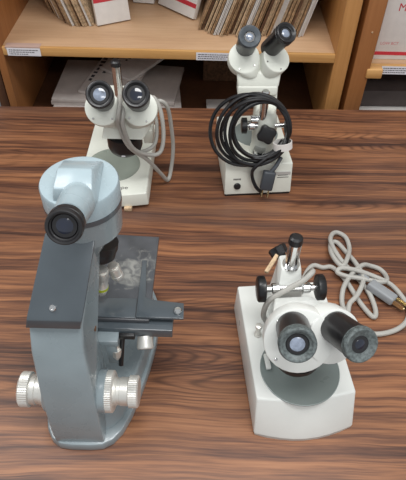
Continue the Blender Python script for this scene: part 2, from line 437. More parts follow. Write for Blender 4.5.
for i in range(n):
    u = i/(n-1); x = -.022 + .222*u 
    y = 1.128 - .026*min(1, u*5) + random.uniform(-.008, .008)
    tilt = math.radians(21 - 7*u + random.uniform(-.02, .02))
    dz = 0
    sheet((x, y, ZT+.0005+math.sin(tilt)*.006), math.radians(-4+3*u), tilt, .22, .215, .0043, mats[(i*5+i//3) % 6],
          KIND[(i*5+i//3) % 6]+' flattened box on edge in the wide right-leaning bundle on the shelf', 'cardboard box', KIND[(i*5+i//3) % 6]+' boxes in the right-leaning bundle')
n = 24
for i in range(n):
    u = i/(n-1); x = -.362 + .108*u
    y = 1.205 - .074*min(1, u*1.8) + random.uniform(-.004, .004)
    tilt = math.radians(-17 + random.uniform(-.05, .05))
    sheet((x, y, ZT+.0005), math.radians(0), tilt, .2, .13, .0035, mats[(i*5+i//4+1) % 6],
          KIND[(i*5+i//4+1) % 6]+' flattened box on edge in the small bundle at upper left', 'cardboard box', KIND[(i*5+i//4+1) % 6]+' boxes in the upper left bundle')

def flat_box(base, e, H, th, lean, stripes, label, name='shipping_box', txt=None, zoff=.0005, mt=None):
    """white carton standing on its long edge: base = lower front-left corner, e = run of the lower edge"""
    e = V((e[0], e[1], 0)); L = e.length; nrm = V((e.y, -e.x, 0)).normalized()   # faces the viewer
    up = (V((0, 0, 1))*math.cos(lean) - nrm*math.sin(lean))
    o = V((base[0], base[1], ZT+zoff+th*math.sin(lean) if len(base) < 3 else base[2]))
    X = e.normalized(); Z = X.cross(up)          # Z towards viewer
    Mx = Matrix.Identity(4)
    for i in range(3): Mx[i][0] = X[i]; Mx[i][1] = up[i]; Mx[i][2] = Z[i]; Mx[i][3] = o[i]
    th_ = thing(name, o, label, 'box')
    g = Geo(); g.box((L/2, H/2, -th/2), (L, H, th), bev=.0008); g.bm.transform(Mx); obj('carton', g, mt or M['cardw'], th_)
    for h0, h1 in stripes:
        g = Geo(); g.box((L/2, (h0+h1)/2, .0002), (L-.0004, h1-h0, .0006)); g.bm.transform(Mx); obj('red_stripe', g, M['red'], th_, smooth=False)
    for (s, x, y, sz, mt_) in (txt or []):
        writing('printed_word', s, sz, Mx @ Matrix.Translation((x, y, .0003)), mt_, th_)
    return th_
flat_box((-.2405, 1.128), (.068, .036), .2, .012, math.radians(14), [(.045, .054)], 'white carton with a red stripe beside the small left cardboard bundle')
flat_box((-.178, 1.258), (.05, -.006), .16, .012, math.radians(10), [], 'plain white carton corner at the top edge between two striped cartons')
flat_box((-.1186, 1.2495), (.084, -.080), .2, .012, math.radians(22), [(.022, .031)], 'white carton with a red stripe leaning left of the wide cardboard bundle')
flat_box((.3560, 1.075, .0665), (.25, 0), .3, .12, 0, [(.010, .0175)], 'large white mailing box with red lettering on the right bookcase shelf',
         txt=[('MA', .0245, .1040, .022, M['red']), ('LOW BCT', .007, .033, .0085, M['redp'])])

# ---------------------------------------------------------------- lower compartment
ZL = -.0995
def slab(c, size, yaw, mt, label, group=None, prints=(), name='flattened_box', tiltx=0, tilty=0):
    Rm = rotz(yaw) @ Matrix.Rotation(tilty, 3, 'Y') @ Matrix.Rotation(tiltx, 3, 'X')
    if not prints:
        g = Geo(); g.box(c, size, Rm, .0008); return tag(obj(name, g, mt), label, 'cardboard box', group)
    th = thing(name, c, label, 'cardboard box', group)
    g = Geo(); g.box(c, size, Rm, .0008); obj('carton', g, mt, th)
    g = Geo(); rr = random.Random(3)
    for (u, v, n_, vert, sz) in prints:
        for k in range(n_):
            a, b_ = (u, v+k*sz*1.5) if vert else (u+k*sz*1.5, v)
            q = V(c) + Rm @ V((a, b_, size[2]/2+.0003))
            g.box(q, (sz*rr.uniform(.5, 1.1), sz*rr.uniform(.6, 1.1), .0004), Rm)
            q = V(c) + Rm @ V((a+sz*.2, b_, size[2]/2+.0006))
    obj('printed_marks', g, M['ink'], th, smooth=False)
    return th
for k in range(4):
    slab((-.301+.002*k, 1.185-.002*(k % 2), ZL+.0051+.0101*k), (.135, .185, .0098), .05*math.sin(k*2), M['cardg'] if k < 3 else M['cardg'],
         ('bottom', 'second lowest', 'third lowest', 'fourth lowest')[k]+' greyish flat carton of the layered pile in the lower left compartment', 'flat cartons piled at the left of the lower compartment',
         )
slab((-.217, 1.205, ZL+.0405+.0095), (.125, .22, .009), -.24, M['cardg'], 'printed greyish carton lying askew on the left carton pile', tiltx=.04, prints=[(-.052, -.06, 9, True, .011), (-.032, -.02, 6, True, .009), (-.01, .03, 5, False, .010)])
slab((-.165, 1.255, ZL+.0405+.024), (.10, .2, .008), -.62, M['cardg'], 'upper printed carton lying across the left carton pile behind the chrome post', prints=[(-.038, -.05, 12, True, .010), (-.016, -.04, 8, True, .008)], tiltx=.06)
slab((-.125, 1.18, ZL+.010), (.115, .17, .018), .1, M['cardg'], 'greyish carton lying low beside the carton pile, left of the dark gap')
slab((-.118, 1.19, ZL+.026), (.10, .17, .010), -.1, M['cardg'], 'thin greyish carton on the low carton left of the dark gap')
g = Geo(); g.box((.045, 1.30, ZL+.07), (.11, .09, .138), bev=.002)
tag(obj('brown_carton', g, M['cardd']), 'dim brown carton at the back of the lower compartment', 'cardboard box')
slab((.028, 1.130, ZL+.006), (.055, .045, .010), .05, M['cardw'], 'white flat carton low in the compartment behind the black-cabled microscope')
# right bookcase, lower compartment
ZR = -.0895
slab((.45, 1.16, ZR+.012), (.2, .18, .022), .0, M['cardw'], 'pale flat carton at the bottom of the right bookcase compartment')
slab((.44, 1.19, ZR+.0455), (.18, .18, .04), .02, M['carddim'], 'dim printed carton under the right bookcase shelf', prints=[(-.06, -.04, 8, False, .006), (-.03, -.02, 3, False, .009)])
# left bookcase: pale blue papers
g = Geo(); g.box((-.52, 1.17, -.03), (.085, .2, .12), bev=.002)
tag(obj('paper_stack', g, M['bluepaper']), 'pale blue paper stack in the bookcase at the left edge', 'paper')

# ================================================================ MICROSCOPES
def ring_pts(c, d, r, n=28):
    q = V((0, 0, 1)).rotation_difference(V(d).normalized())
    return [V(c) + q @ V((r*math.cos(2*PI*k/n), r*math.sin(2*PI*k/n), 0)) for k in range(n)]
def screw(p_, d, r, par):
    g = Geo(); g.lathe(p_, d, [(0, r), (.0008, r), (.0014, r*.7), (.0014, r*.2), (.0006, r*.15)], 14)
    return obj('screw', g, M['chrome'], par)
def eyepiece(base, tip, rb, rr, par, rim, lens, barrel=None, rim_len=.012, inner=.55, ridges=3, ringm=None):
    """barrel from base to tip, a collar at the tip, a recessed lens"""
    base = V(base); tip = V(tip); d = (tip-base).normalized(); L = (tip-base).length
    g = Geo(); g.lathe(base, d, [(0, rb), (L-rim_len, rb), (L-rim_len, rb*.95), (L-rim_len*.5, rb*.95)], 40)
    o = obj('eyepiece', g, barrel or M['barrel'], par)
    pr_ = [(L-rim_len, rb*.9)]
    for k in range(ridges):
        h = L-rim_len + rim_len*.8*k/ridges
        pr_ += [(h, rr), (h+rim_len*.8/ridges*.7, rr), (h+rim_len*.8/ridges*.72, rr*.965), (h+rim_len*.8/ridges*.98, rr*.965)]
    pr_ += [(L-.002, rr), (L, rr*.95), (L+.0004, rr*.9), (L, rr*.80), (L-.0025, rr*(inner+.06)), (L-.003, rr*inner), (L-.006, rr*inner*.96), (L-.006, 0.0001)]
    g = Geo(); g.lathe(base, d, pr_, 44); e = obj('eyepiece_rim', g, rim, o)
    g = Geo(); g.lathe(base+d*(L-.0058), d, [(0, rr*inner*.9), (.001, rr*inner*.86), (.0024, rr*inner*.55), (.003, rr*inner*.2), (.003, .0001)], 32)
    obj('eyepiece_lens', g, lens, o)
    g = Geo(); g.lathe(base+d*(L-.0050), d, [(0, rr*inner*.96), (.0012, rr*inner*.92), (.0012, rr*inner*.60), (0, rr*inner*.56)], 32); obj('lens_ring', g, ringm or M['barrel'], o)
    return o, d
def pod(c, d, r, h, low, par, mt, rl=None, bev=.004):
    """prism housing: a thick disc facing the viewer that tapers back to the head"""
    c = V(c); d = V(d).normalized()
    pts = ring_pts(c, d, r) + ring_pts(c-d*h, d, r) + ring_pts(low, V((0, 0, 1)), rl or r*.6)
    g = Geo(); g.hull(pts, bev=.0015, seg=2, ang=25)
    return obj('prism_housing', g, mt, par, sharp=40)

# ---- near right: white microscope with grey cable
A = thing('stereo_microscope', (.115, .368, 0), 'white stereo microscope with dusty black eyepieces at the front right, grey cable behind it', 'microscope')
ax = V((-.105, .994, 0)); axr = V((.994, .105, 0))
fc = V((.126, .2745, 0))
def al(x, y, z=0): q = fc + axr*x + ax*y; return (q.x, q.y)
w_ = .0605
low = [al(-w_, .186), al(-w_, 0)] + [al(-w_+2*w_*k/8, -.012*math.sin(PI*k/8)) for k in range(1, 8)] + [al(w_, 0), al(w_, .186)]
w2 = .0585
top = [al(-w2, .184), al(-w2, .019)] + [al(-w2+2*w2*k/8, .019-.006*math.sin(PI*k/8)) for k in range(1, 8)] + [al(w2, .019), al(w2, .184)]
g = Geo(); g.prism(low, .004, .055, top, bev=.0022, seg=3); baseA = obj('base', g, M['white'], A, sharp=25)
lip = [al(-w_+.0015, .184), al(-w_+.0015, .001)] + [al(-w_+.0015+2*(w_-.0015)*k/8, -.011*math.sin(PI*k/8)) for k in range(1, 8)] + [al(w_-.0015, .001), al(w_-.0015, .184)]
g = Geo(); g.prism(lip, 0, .0045); obj('base_plinth', g, M['grey_enamel'], A)
g = Geo(); g.lathe((.1195, .3270, .0545), (0, 0, 1), [(0, .0475), (.0012, .0475), (.0016, .0465), (.0010, .0455), (.0008, .001)], 56); obj('stage_plate', g, M['disc'], A)
# column with focus gear, sloped shoulder
g = Geo()
g.hull([V((x, y, z)) for x, y, z in ((.088, .392, .055), (.130, .397, .055), (.085, .435, .055), (.127, .44, .055), (.0925, .402, .112), (.1220, .405, .112), (.0945, .412, .138), (.1190, .414, .138), (.0930, .434, .140), (.1180, .437, .140))], bev=.003)
obj('column', g, M['white'], A)
g = Geo(); g.lathe((.1065, .4200, .137), (0, 0, 1), [(0, .0105), (.003, .0105), (.003, .0080), (.046, .0080)], 28); post = obj('focus_post', g, M['chrome'], A)
g = Geo(); g.lathe((.1065, .4200, .180), (0, 0, 1), [(-.003, .0086), (.001, .0084), (.005, .0078), (.007, .005), (.0072, .0005)], 28); obj('post_cap', g, M['black'], post)
k0, k1 = V((.0722, .3990, .116)), V((.1430, .4040, .116)); kd = (k1-k0).normalized()
g = Geo(); g.cyl(k0, k1, .0042, seg=20); g.cyl(k0+kd*.012, k0+kd*.022, .007, seg=20, bev=.001); g.cyl(k1-kd*.022, k1-kd*.012, .007, seg=20, bev=.001); obj('focus_axle', g, M['chrome'], A)
for q in (k0, k1):
    s = -kd if q is k0 else kd
    g = Geo(); g.lathe(q-s*.005, s, [(0, .012), (.0015, .0160), (.009, .0160), (.0105, .014), (.0108, .001)], knurl=26, kd=.0009); obj('focus_knob', g, M['black'], A, sharp=60)
g = Geo(); g.lathe((.1, .437, .128), (-.35, .5, .35), [(0, .006), (.006, .006), (.006, .011), (.016, .012), (.018, .010), (.018, .001)], knurl=8, kd=.002); obj('clamp_knob', g, M['black'], A)
g = Geo(); g.hull([V(q) for q in ((.0755, .418, .124), (.0800, .416, .124), (.0940, .436, .134), (.0895, .438, .134), (.0755, .418, .128), (.0800, .416, .128), (.0940, .436, .138), (.0895, .438, .138))], bev=.0008)
obj('clamp_lever', g, M['cardl'], A)
g = Geo(); g.lathe((.0715, .3735, .0548), (0, 0, 1), [(0, .0045), (.004, .0045), (.004, .003), (.016, .003), (.017, .0042), (.021, .0042), (.022, .002)], 20); obj('stage_clip_post', g, M['alu'], A)
g = Geo(); g.box((.0805, .333, .0605), (.006, .020, .0045), rotz(.12), .001); obj('stage_clip', g, M['white'], A)
# head
lb, lt = V((.0965, .3169, .1556)), V((.0942, .2798, .1797))
rb_, rt = V((.1430, .3188, .1547)), V((.1562, .2812, .1805))
dl = (lt-lb).normalized(); dr = (rt-rb_).normalized()
g = Geo()
g.hull(ring_pts((.1155, .338, .100), (0, 0, 1), .031) + ring_pts((.1165, .335, .120), (0, .2, 1), .0335) + [V(q) for q in ((.0865, .385, .100), (.133, .390, .100), (.087, .388, .115), (.131, .392, .115), (.080, .352, .131), (.150, .358, .132), (.156, .337, .138))], bev=.003, ang=25)
head = obj('head', g, M['white'], A, sharp=40)
cl, cr_ = V((.1035, .3095, .1415)), V((.1420, .3148, .1432))
pl_ = pod(cl, dl, .0370, .020, (.110, .330, .112), A, M['white'], .02)
pr_ = pod(cr_, dr, .0312, .024, (.128, .334, .112), A, M['white'], .02)
eyepiece(lb-dl*.006, lt, .0178, .0190, A, M['worn'], M['glass2'], ridges=2, rim_len=.010, inner=.62)
eyepiece(rb_-dr*.005, rt, .0174, .0186, A, M['worn'], M['glass'], ridges=2, rim_len=.007, inner=.5)
for c_, d_, rr_, hs, par in ((cl+dl*.0012, dl, .0370, (135, 222), pl_), (cr_+dr*.0012, dr, .0312, (205,), pr_)):
    q = V((0, 0, 1)).rotation_difference(d_)
    for a in hs:
        a = math.radians(a); screw(c_ - d_*.0012 + q @ V((math.cos(a)*rr_*.84, math.sin(a)*rr_*.84, 0)), d_, .0019, par)
g = Geo(); g.lathe((.1085, .3200, .103), (0, 0, -1), [(0, .027), (.006, .027), (.008, .024), (.014, .023), (.014, .017), (.010, .001)], 36); obj('objective', g, M['black'], A)

# its cable
g = Geo()
cab = [(.122, .437, .020), (.135, .470, .006), (.165, .5321, .004), (.185, .5325, .004), (.1995, .5322, .005), (.2146, .508, .006), (.2294, .4666, .005), (.2432, .4415, .005), (.2493, .4539, .005), (.2458, .4853, .005),
       (.232, .515, .006), (.212, .545, .011), (.2026, .5794, .012), (.2085, .600, .009), (.2189, .6067, .006), (.2305, .597, .005), (.2326, .575, .005), (.224, .548, .012), (.211, .527, .015),
       (.2006, .552, .012), (.2035, .580, .006), (.214, .586, .005), (.226, .565, .0045), (.236, .535, .010), (.240, .505, .012), (.2255, .475, .012), (.213, .462, .008), (.2082, .4483, .004)]
cab2 = [(.2082, .4483, .004), (.2035, .466, .004), (.2095, .492, .010), (.228, .518, .013), (.245, .5335, .011), (.2579, .5366, .006), (.272, .532, .004), (.2786, .520, .004), (.275, .505, .009), (.262, .500, .012), (.250, .502, .013), (.232, .506, .013), (.215, .509, .013), (.203, .517, .012), (.2100, .522, .016), (.232, .517, .017), (.256, .511, .012), (.282, .500, .006), (.2960, .4731, .004), (.298, .455, .004), (.2886, .435, .004), (.2694, .4205, .004), (.2437, .4136, .004), (.222, .418, .004), (.190, .430, .004), (.176, .438, .004)]
g.tube(cab + cab2[1:], .0036, 10, 5)
cA = tag(obj('power_cable', g, M['cable'], origin=(.2, .5, 0)), 'light grey power cable coiled on the table behind the front right microscope', 'cable')
g = Geo(); g.tube([(.236, .517, .0085), (.2435, .508, .0125), (.2465, .502, .013)], .0038, 10, 4)
d_ = V((.0316, -.031, -.006)).normalized(); Mf = frame(V((.247, .4965, .012)), d_, (0.15, .1, 1))
gg = Geo(); gg.box((.0215, 0, 0), (.043, .0175, .013), bev=.003, seg=3); gg.bm.transform(Mf)
me = bpy.data.meshes.new('t'); gg.bm.to_mesh(me); g.bm.from_mesh(me)
pl = obj('plug', g, M['plug'], cA)
for k in (-1, 1):
    gg = Geo(); gg.box((.0505, .0055*k, .001), (.017, .0014, .006)); gg.bm.transform(Mf); obj('plug_prong', gg, M['brass'], pl, smooth=False)
gg = Geo(); gg.cyl((.042, 0, -.003), (.060, 0, -.003), .0024, seg=12); gg.bm.transform(Mf); obj('ground_pin', gg, M['brass'], pl)
# grey lead draped over the focus axle
g = Geo(); g.tube([(.084, .3900, .0585), (.0765, .384, .085), (.080, .386, .108), (.092, .390, .1180), (.106, .394, .1270), (.120, .398, .1360), (.130, .4055, .1420), (.134, .424, .122), (.133, .437, .090), (.134, .447, .03), (.1375, .462, .008), (.142, .480, .0045)], .0034, 10, 6)
obj('lamp_lead', g, M['cable'], A)

# ---- far right: white microscope with black cable coil
B = thing('stereo_microscope', (.088, .79, 0), 'off-white stereo microscope at the back right, wrapped in a black cable coil', 'microscope')
c0 = V((.0935, .7000, 0)); bx = V((.995, .103, 0)); by = V((-.103, .995, 0))
def bl(x, y): q = c0 + bx*x + by*y; return (q.x, q.y)
lo_ = [bl(-.0585, 0), bl(.0585, 0), bl(.0585, .15), bl(.0585, .16), bl(-.0585, .16)]
hi_ = [bl(-.0575, .011), bl(.0575, .011), bl(.0575, .15), bl(.0575, .158), bl(-.0575, .158)]
g = Geo(); g.prism(lo_, .004, .060, hi_, bev=.002, seg=3); obj('base', g, M['cream'], B, sharp=25)
g = Geo(); g.prism([bl(-.057, .0015), bl(.057, .0015), bl(.057, .158), bl(-.057, .158)], 0, .0045); obj('base_plinth', g, M['black'], B)
fn = V((.1, -.975, .19)).normalized()
def fp(x, z): q = c0 + bx*x + by*(z*.19); return V((q.x, q.y, z))
q = fp(-.0365, .020); g = Geo(); g.lathe(q-fn*.001, fn, [(0, .0062), (.003, .0062), (.0045, .0052), (.0048, .001)], 24); obj('fuse_cap', g, M['black'], B)
g = Geo()
for k in range(6): g.box(fp(-.0425+.0022*k, .033)+fn*.0006, (.0014, .0006, .0035))
obj('printed_marks', g, M['ink'], B, smooth=False)
g = Geo(); g.box(fp(.042, .038), (.026, .0012, .014), rotz(.103)); obj('rating_plate', g, M['grey_enamel'], B, smooth=False)
g = Geo()
for k in range(3): g.box(fp(.042, .034+.004*k)+fn*.0009, (.020-.003*k, .0005, .0008), rotz(.103))
obj('printed_lines', g, M['ink'], B, smooth=False)
g = Geo(); g.lathe((.090, .800, .0595), (0, 0, 1), [(0, .040), (.0012, .040), (.001, .001)], 48); obj('stage_plate', g, M['disc'], B)
# column
g = Geo(); g.lathe((.0985, .750, .058), (0, 0, 1), [(0, .021), (.012, .021), (.018, .0195), (.05, .0205), (.072, .0185), (.083, .013), (.086, .0075)], 36)
g.hull([V(q) for q in ((.080, .752, .105), (.117, .754, .105), (.080, .785, .105), (.117, .787, .105), (.082, .754, .138), (.115, .756, .138), (.080, .785, .165), (.117, .787, .165))], bev=.003)
obj('column', g, M['cream'], B)
g = Geo(); g.lathe((.0925, .7400, .132), (0, 0, 1), [(0, .0066), (.048, .0066), (.050, .005), (.050, .001)], 24); obj('focus_post', g, M['chrome'], B)
g = Geo()
g.lathe((.0985, .7325, .110), (.05, -1, .3), [(0, .005), (.006, .005)], 20)
Mx = frame(V((.0992, .7265, .1118)), (.9, 0, .35), (.05, -1, .3))
star = []
for k in range(32):
    a = 2*PI*k/32; star.append(((.0145+.0020*math.cos(4*a))*math.cos(a), (.0145+.0020*math.cos(4*a))*math.sin(a)))
g.prism(star, 0, .011, bev=.0018, seg=2, M=Mx); obj('clamp_knob', g, M['black'], B, sharp=50)
g = Geo(); g.cyl((.066, .738, .118), (.132, .742, .118), .004, seg=18); g.cyl((.070, .738, .118), (.080, .739, .118), .008, seg=22, bev=.001); g.cyl((.073, .741, .128), (.086, .741, .128), .008, seg=22, bev=.001); obj('focus_axle', g, M['chrome'], B)
for x0, x1 in ((.058, .068), (.130, .138)):
    g = Geo(); g.lathe((x0, .738, .118), (1, .05, 0), [(0, .010), (.001, .013), (x1-x0-.001, .013), (x1-x0, .010)], knurl=18, kd=.001); obj('focus_knob', g, M['black'], B, sharp=60)
g = Geo(); g.lathe((.092, .7305, .0665), (0, -.2, 1), [(0, .012), (.006, .012), (.006, .010), (.013, .010), (.013, .001)], 28); obj('collar', g, M['chrome'], B)
# head
lb2, lt2 = V((.0600, .7960, .2270)), V((.0626, .7655, .2574))
rb2, rt2 = V((.1020, .7975, .2270)), V((.1176, .7708, .2624))
d1 = (lt2-lb2).normalized(); d2 = (rt2-rb2).normalized()
g = Geo(); g.hull([V(q) for q in ((.050, .765, .170), (.116, .768, .170), (.050, .80, .165), (.116, .803, .165), (.047, .775, .192), (.119, .779, .192), (.048, .81, .205), (.119, .813, .205))], bev=.004, seg=3, ang=25)
obj('head', g, M['cream'], B, sharp=40)
g = Geo(); g.hull([V(q) for q in ((.050, .7620, .158), (.115, .765, .158), (.050, .80, .150), (.115, .803, .150), (.050, .7655, .1735), (.115, .7685, .1735), (.05, .80, .172), (.115, .803, .172))], bev=.003, seg=3, ang=25)
obj('head_collar', g, M['cream'], B, sharp=40)
p1 = pod(lb2 + V((-.0015, -.012, -.012)) - d1*.004, d1, .0250, .022, (.068, .790, .185), B, M['cream'], .02)
p2 = pod(rb2 + V((.009, -.012, -.012)) - d2*.004, d2, .0230, .022, (.100, .793, .185), B, M['cream'], .02)
for c_, d_, rr_, hs, par in ((lb2 + V((-.0015, -.012, -.012)) - d1*.004, d1, .025, (250, 325), p1), (rb2 + V((.009, -.012, -.012)) - d2*.004, d2, .023, (215, 300), p2)):
    q = V((0, 0, 1)).rotation_difference(d_)
    for a in hs:
        a = math.radians(a); screw(c_ + q @ V((math.cos(a)*rr_*.8, math.sin(a)*rr_*.8, 0)), d_, .0014, par)
eyepiece(lb2 + d1*-.010, lt2, .0155, .0172, B, M['rimdark'], M['glass2'], ridges=1, rim_len=.010, inner=.5)
eyepiece(rb2 + d2*-.012, rt2, .0150, .0165, B, M['barrel'], M['glass2'], ridges=1, rim_len=.014, inner=.6)
# black cable coil hung round the column
cc = V((.0715, .7345, .117)); uu = V((1, .04, 0)); vv = V((0, .20, .98)).normalized(); nn = uu.cross(vv).normalized()
cw = thing('cable_coil', (.0775, .72, .0600), 'black power cable coiled round the column of the back right microscope', 'cable')
g = Geo()
loops = [(-.0030, -.004, .0680, .0600, 0), (.0020, .0030, .0610, .0560, 0), (.0060, -.002, .0560, .0550, 0), (.0090, .003, .0540, .0510, 0), (.0120, -.004, .0490, .0540, 0), (.0155, .001, .0460, .0470, 0), (.0165, .006, .0440, .0450, 0)]
pts = []
for li, (ox, oy, ra, rb__, ph) in enumerate(loops):
    for k in range(12):
        a = ph*0 + 2*PI*k/12
        nx = loops[(li+1) % len(loops)] if li+1 < len(loops) else loops[li]
        f = k/12
        OX = ox*(1-f)+nx[0]*f; OY = oy*(1-f)+nx[1]*f; RA = ra*(1-f)+nx[2]*f; RB = rb__*(1-f)+nx[3]*f
        dn = .0055*math.sin(a*2+li*1.9) - .022*0 + .0035*((li % 3)-1)
        pts.append(cc + uu*(OX+RA*math.cos(a)) + vv*(OY+RB*1.08*math.sin(a)) - nn*(-.026+dn)*-1*0 + nn*(.020+dn))
# tail down to the plug
pts += [cc+nn*.022+uu*.045+vv*-.03, cc+nn*.030+uu*.012+vv*-.056, V((.080, .697, .048)), V((.088, .690, .028)), V((.100, .6885, .016))]
g.tube(pts, .0030, 8, 5)
obj('cable_loops', g, M['rubber'], cw)
g = Geo(); q = cc + uu*.0605 + vv*-.022 + nn*.020; Mx = frame(q, uu, vv)
prof = [(-.0075, .017), (.0075, .017)]
gg = Geo(); gg.lathe((0, 0, -.006), (0, 0, 1), [(0, .0150), (.012, .0150), (.012, .0135), (0, .0135), (0, .0150)], 24); gg.bm.transform(Matrix.Translation((0, 0, 0)))
for v in gg.bm.verts: v.co.x *= 1.05; v.co.y *= .85
gg.bm.transform(frame(q - uu*.006, uu, vv+uu*-.15)); obj('cable_tie', gg, M['cardw'], cw)
# plug resting against the front of the base
gp = Geo(); top_, bot_ = V((.1090, .6955, .0570)), V((.1035, .6845, .0200))
dd = (bot_-top_).normalized(); Mx = frame(top_, dd, (0.1, -1, .3))
gp.tube([V((.127, .712, .075)), V((.118, .700, .064)), top_+dd*.004], .0036, 10, 4)
gp.merge((lambda b: b)(Geo().box((.014, 0, 0), (.032, .019, .012), bev=.003, seg=3).bm)) if False else None
gg = Geo(); gg.box((.016, 0, 0), (.034, .021, .013), bev=.003, seg=3); gg.bm.transform(Mx)
me = bpy.data.meshes.new('t'); gg.bm.to_mesh(me); gp.bm.from_mesh(me)
plg = obj('plug', gp, M['darkplug'], cw)
for k in (-1, 1):
    gg = Geo(); gg.box((.0385, .0052*k, .001), (.015, .0016, .0055)); gg.bm.transform(Mx); obj('plug_prong', gg, M['brass'], plg, smooth=False)

# ---- far left: white microscope with grey cable loops
D = thing('stereo_microscope', (-.155, .76, 0), 'white stereo microscope at the back left with grey cable draped over its head', 'microscope')
def rr_poly(x0, x1, y0, y1, bow, ins=0):
    n_ = 8
    return [(x0+ins, y1-ins), (x0+ins, y0+ins)] + [(x0+ins+(x1-x0-2*ins)*k/n_, y0+ins-bow*math.sin(PI*k/n_)) for k in range(1, n_)] + [(x1-ins, y0+ins), (x1-ins, y1-ins)]
g = Geo(); g.prism(rr_poly(-.2165, -.0935, .662, .868, .008), .006, .030, rr_poly(-.2165, -.0935, .662, .868, .008, .003), bev=.002, seg=3); obj('base', g, M['cream'], D, sharp=25)
for x, y in ((-.128, .658), (-.19, .662), (-.105, .855), (-.205, .855)):
    g = Geo(); g.box((x, y, .004), (.013, .016, .008), bev=.0015); obj('foot', g, M['cardl'], D)
g = Geo(); g.lathe((-.1610, .7380, .0296), (0, 0, 1), [(0, .0465), (.0012, .0465), (.0014, .0455), (.0010, .0450), (.0009, .001)], 52); obj('stage_plate', g, M['discl'], D)
writing('printed_word', 'Scope', .0120, Matrix.Translation((-.1285, .6735, .0301)), M['ink'], D, align='RIGHT')
# column and post
g = Geo(); g.hull([V(q) for q in ((-.172, .79, .03), (-.128, .79, .03), (-.172, .835, .03), (-.128, .835, .03), (-.172, .775, .135), (-.125, .775, .135), (-.172, .815, .142), (-.125, .815, .142))], bev=.003)
obj('column', g, M['cream'], D)
g = Geo(); g.lathe((-.1435, .770, .112), (0, 0, 1), [(0, .0072), (.094, .0072)], 24); ps = obj('focus_post', g, M['chrome'], D)
g = Geo(); g.lathe((-.1435, .770, .202), (0, 0, 1), [(0, .0080), (.001, .0086), (.007, .0080), (.009, .005), (.009, .001)], 24); obj('post_cap', g, M['black'], ps)
g = Geo(); g.cyl((-.125, .765, .108), (-.098, .765, .108), .006, seg=20); obj('focus_axle', g, M['chrome'], D)
g = Geo(); g.lathe((-.105, .765, .108), (1, 0, 0), [(0, .010), (.0015, .0125), (.010, .0125), (.0115, .010), (.0115, .001)], knurl=20, kd=.001); obj('focus_knob', g, M['black'], D, sharp=60)
g = Geo(); g.box((-.095, .742, .098), (.016, .03, .026), bev=.002); obj('focus_block', g, M['cream'], D)
# head
lb3, lt3 = V((-.1520, .6820, .1955)), V((-.1478, .6455, .2265))
rb3, rt3 = V((-.1000, .6830, .1955)), V((-.0975, .6470, .2275))
d3 = (lt3-lb3).normalized(); d4 = (rt3-rb3).normalized()
g = Geo(); g.hull([V(q) for q in ((-.160,.672,.132),(-.096,.672,.132),(-.160,.71,.122),(-.096,.71,.122))] + [V(q) for q in ((-.154, .690, .142), (-.086, .690, .142), (-.150, .76, .112), (-.092, .76, .112), (-.152, .70, .168), (-.088, .70, .168), (-.150, .765, .135), (-.092, .765, .135))], bev=.003, ang=25)
obj('head', g, M['cream'], D, sharp=40)
c3 = lb3 + V((-.001, -.006, -.010)) - d3*.002; c4 = rb3 + V((.002, -.006, -.010)) - d4*.002
p3 = pod(c3, d3, .0262, .018, (-.140, .698, .145), D, M['cream'], .016)
p4 = pod(c4, d4, .0262, .018, (-.108, .698, .145), D, M['cream'], .016)
for c_, d_, hs, par in ((c3, d3, (232, 315), p3), (c4, d4, (225, 300), p4)):
    q = V((0, 0, 1)).rotation_difference(d_)
    for a in hs:
        a = math.radians(a); screw(c_ + q @ V((math.cos(a)*.021, math.sin(a)*.021, 0)), d_, .0016, par)
eyepiece(lb3-d3*.004, lt3, .0170, .0192, D, M['barrel'], M['glass2'], ridges=2, rim_len=.020, inner=.72)
eyepiece(rb3-d4*.004, rt3, .0170, .0192, D, M['barrel'], M['glass'], ridges=2, rim_len=.020, inner=.7)
g = Geo(); g.lathe((-.1285, .6960, .127), (0, 0, -1), [(0, .0278), (.020, .0278), (.027, .0255), (.032, .021), (.034, .013), (.031, .001)], 40); ob3 = obj('objective', g, M['black'], D)
g = Geo(); g.box((-.1285, .6680, .103), (.006, .0006, .0022)); obj('printed_marks', g, M['paper'], ob3, smooth=False)
# draped cable
g = Geo(); g.tube([(-.135, .740, .160), (-.130, .700, .190), (-.1255, .668, .196), (-.1280, .658, .182), (-.1290, .665, .160), (-.1180, .668, .122), (-.094, .690, .080), (-.075, .715, .030), (-.0655, .730, .0045), (-.0600, .745, .020), (-.0560, .752, .060), (-.0585, .750, .110), (-.063, .745, .145), (-.074, .742, .158), (-.088, .742, .150), (-.095, .75, .125)], .0034, 10, 6)
obj('power_cable', g, M['cable'], D)
g = Geo(); g.tube([(-.140, .735, .150), (-.133, .70, .178), (-.1215, .668, .186), (-.1225, .660, .165), (-.1130, .670, .118), (-.090, .690, .090), (-.073, .700, .090), (-.0680, .712, .115), (-.072, .725, .150), (-.083, .735, .168), (-.093, .742, .155), (-.1, .75, .13)], .0034, 10, 6)
obj('power_cable', g, M['cable'], D)
g = Geo(); g.tube([(-.100, .752, .12), (-.088, .742, .14), (-.080, .728, .13), (-.0815, .712, .100), (-.095, .700, .092), (-.110, .68, .105), (-.120, .668, .130)], .0032, 10, 6)
obj('power_cable', g, M['cable'], D)

# ---- near left: blue-grey compound microscope
E = thing('compound_microscope', (-.125, .36, 0), 'large vintage blue-grey compound microscope with one black eyepiece at the front left', 'microscope')
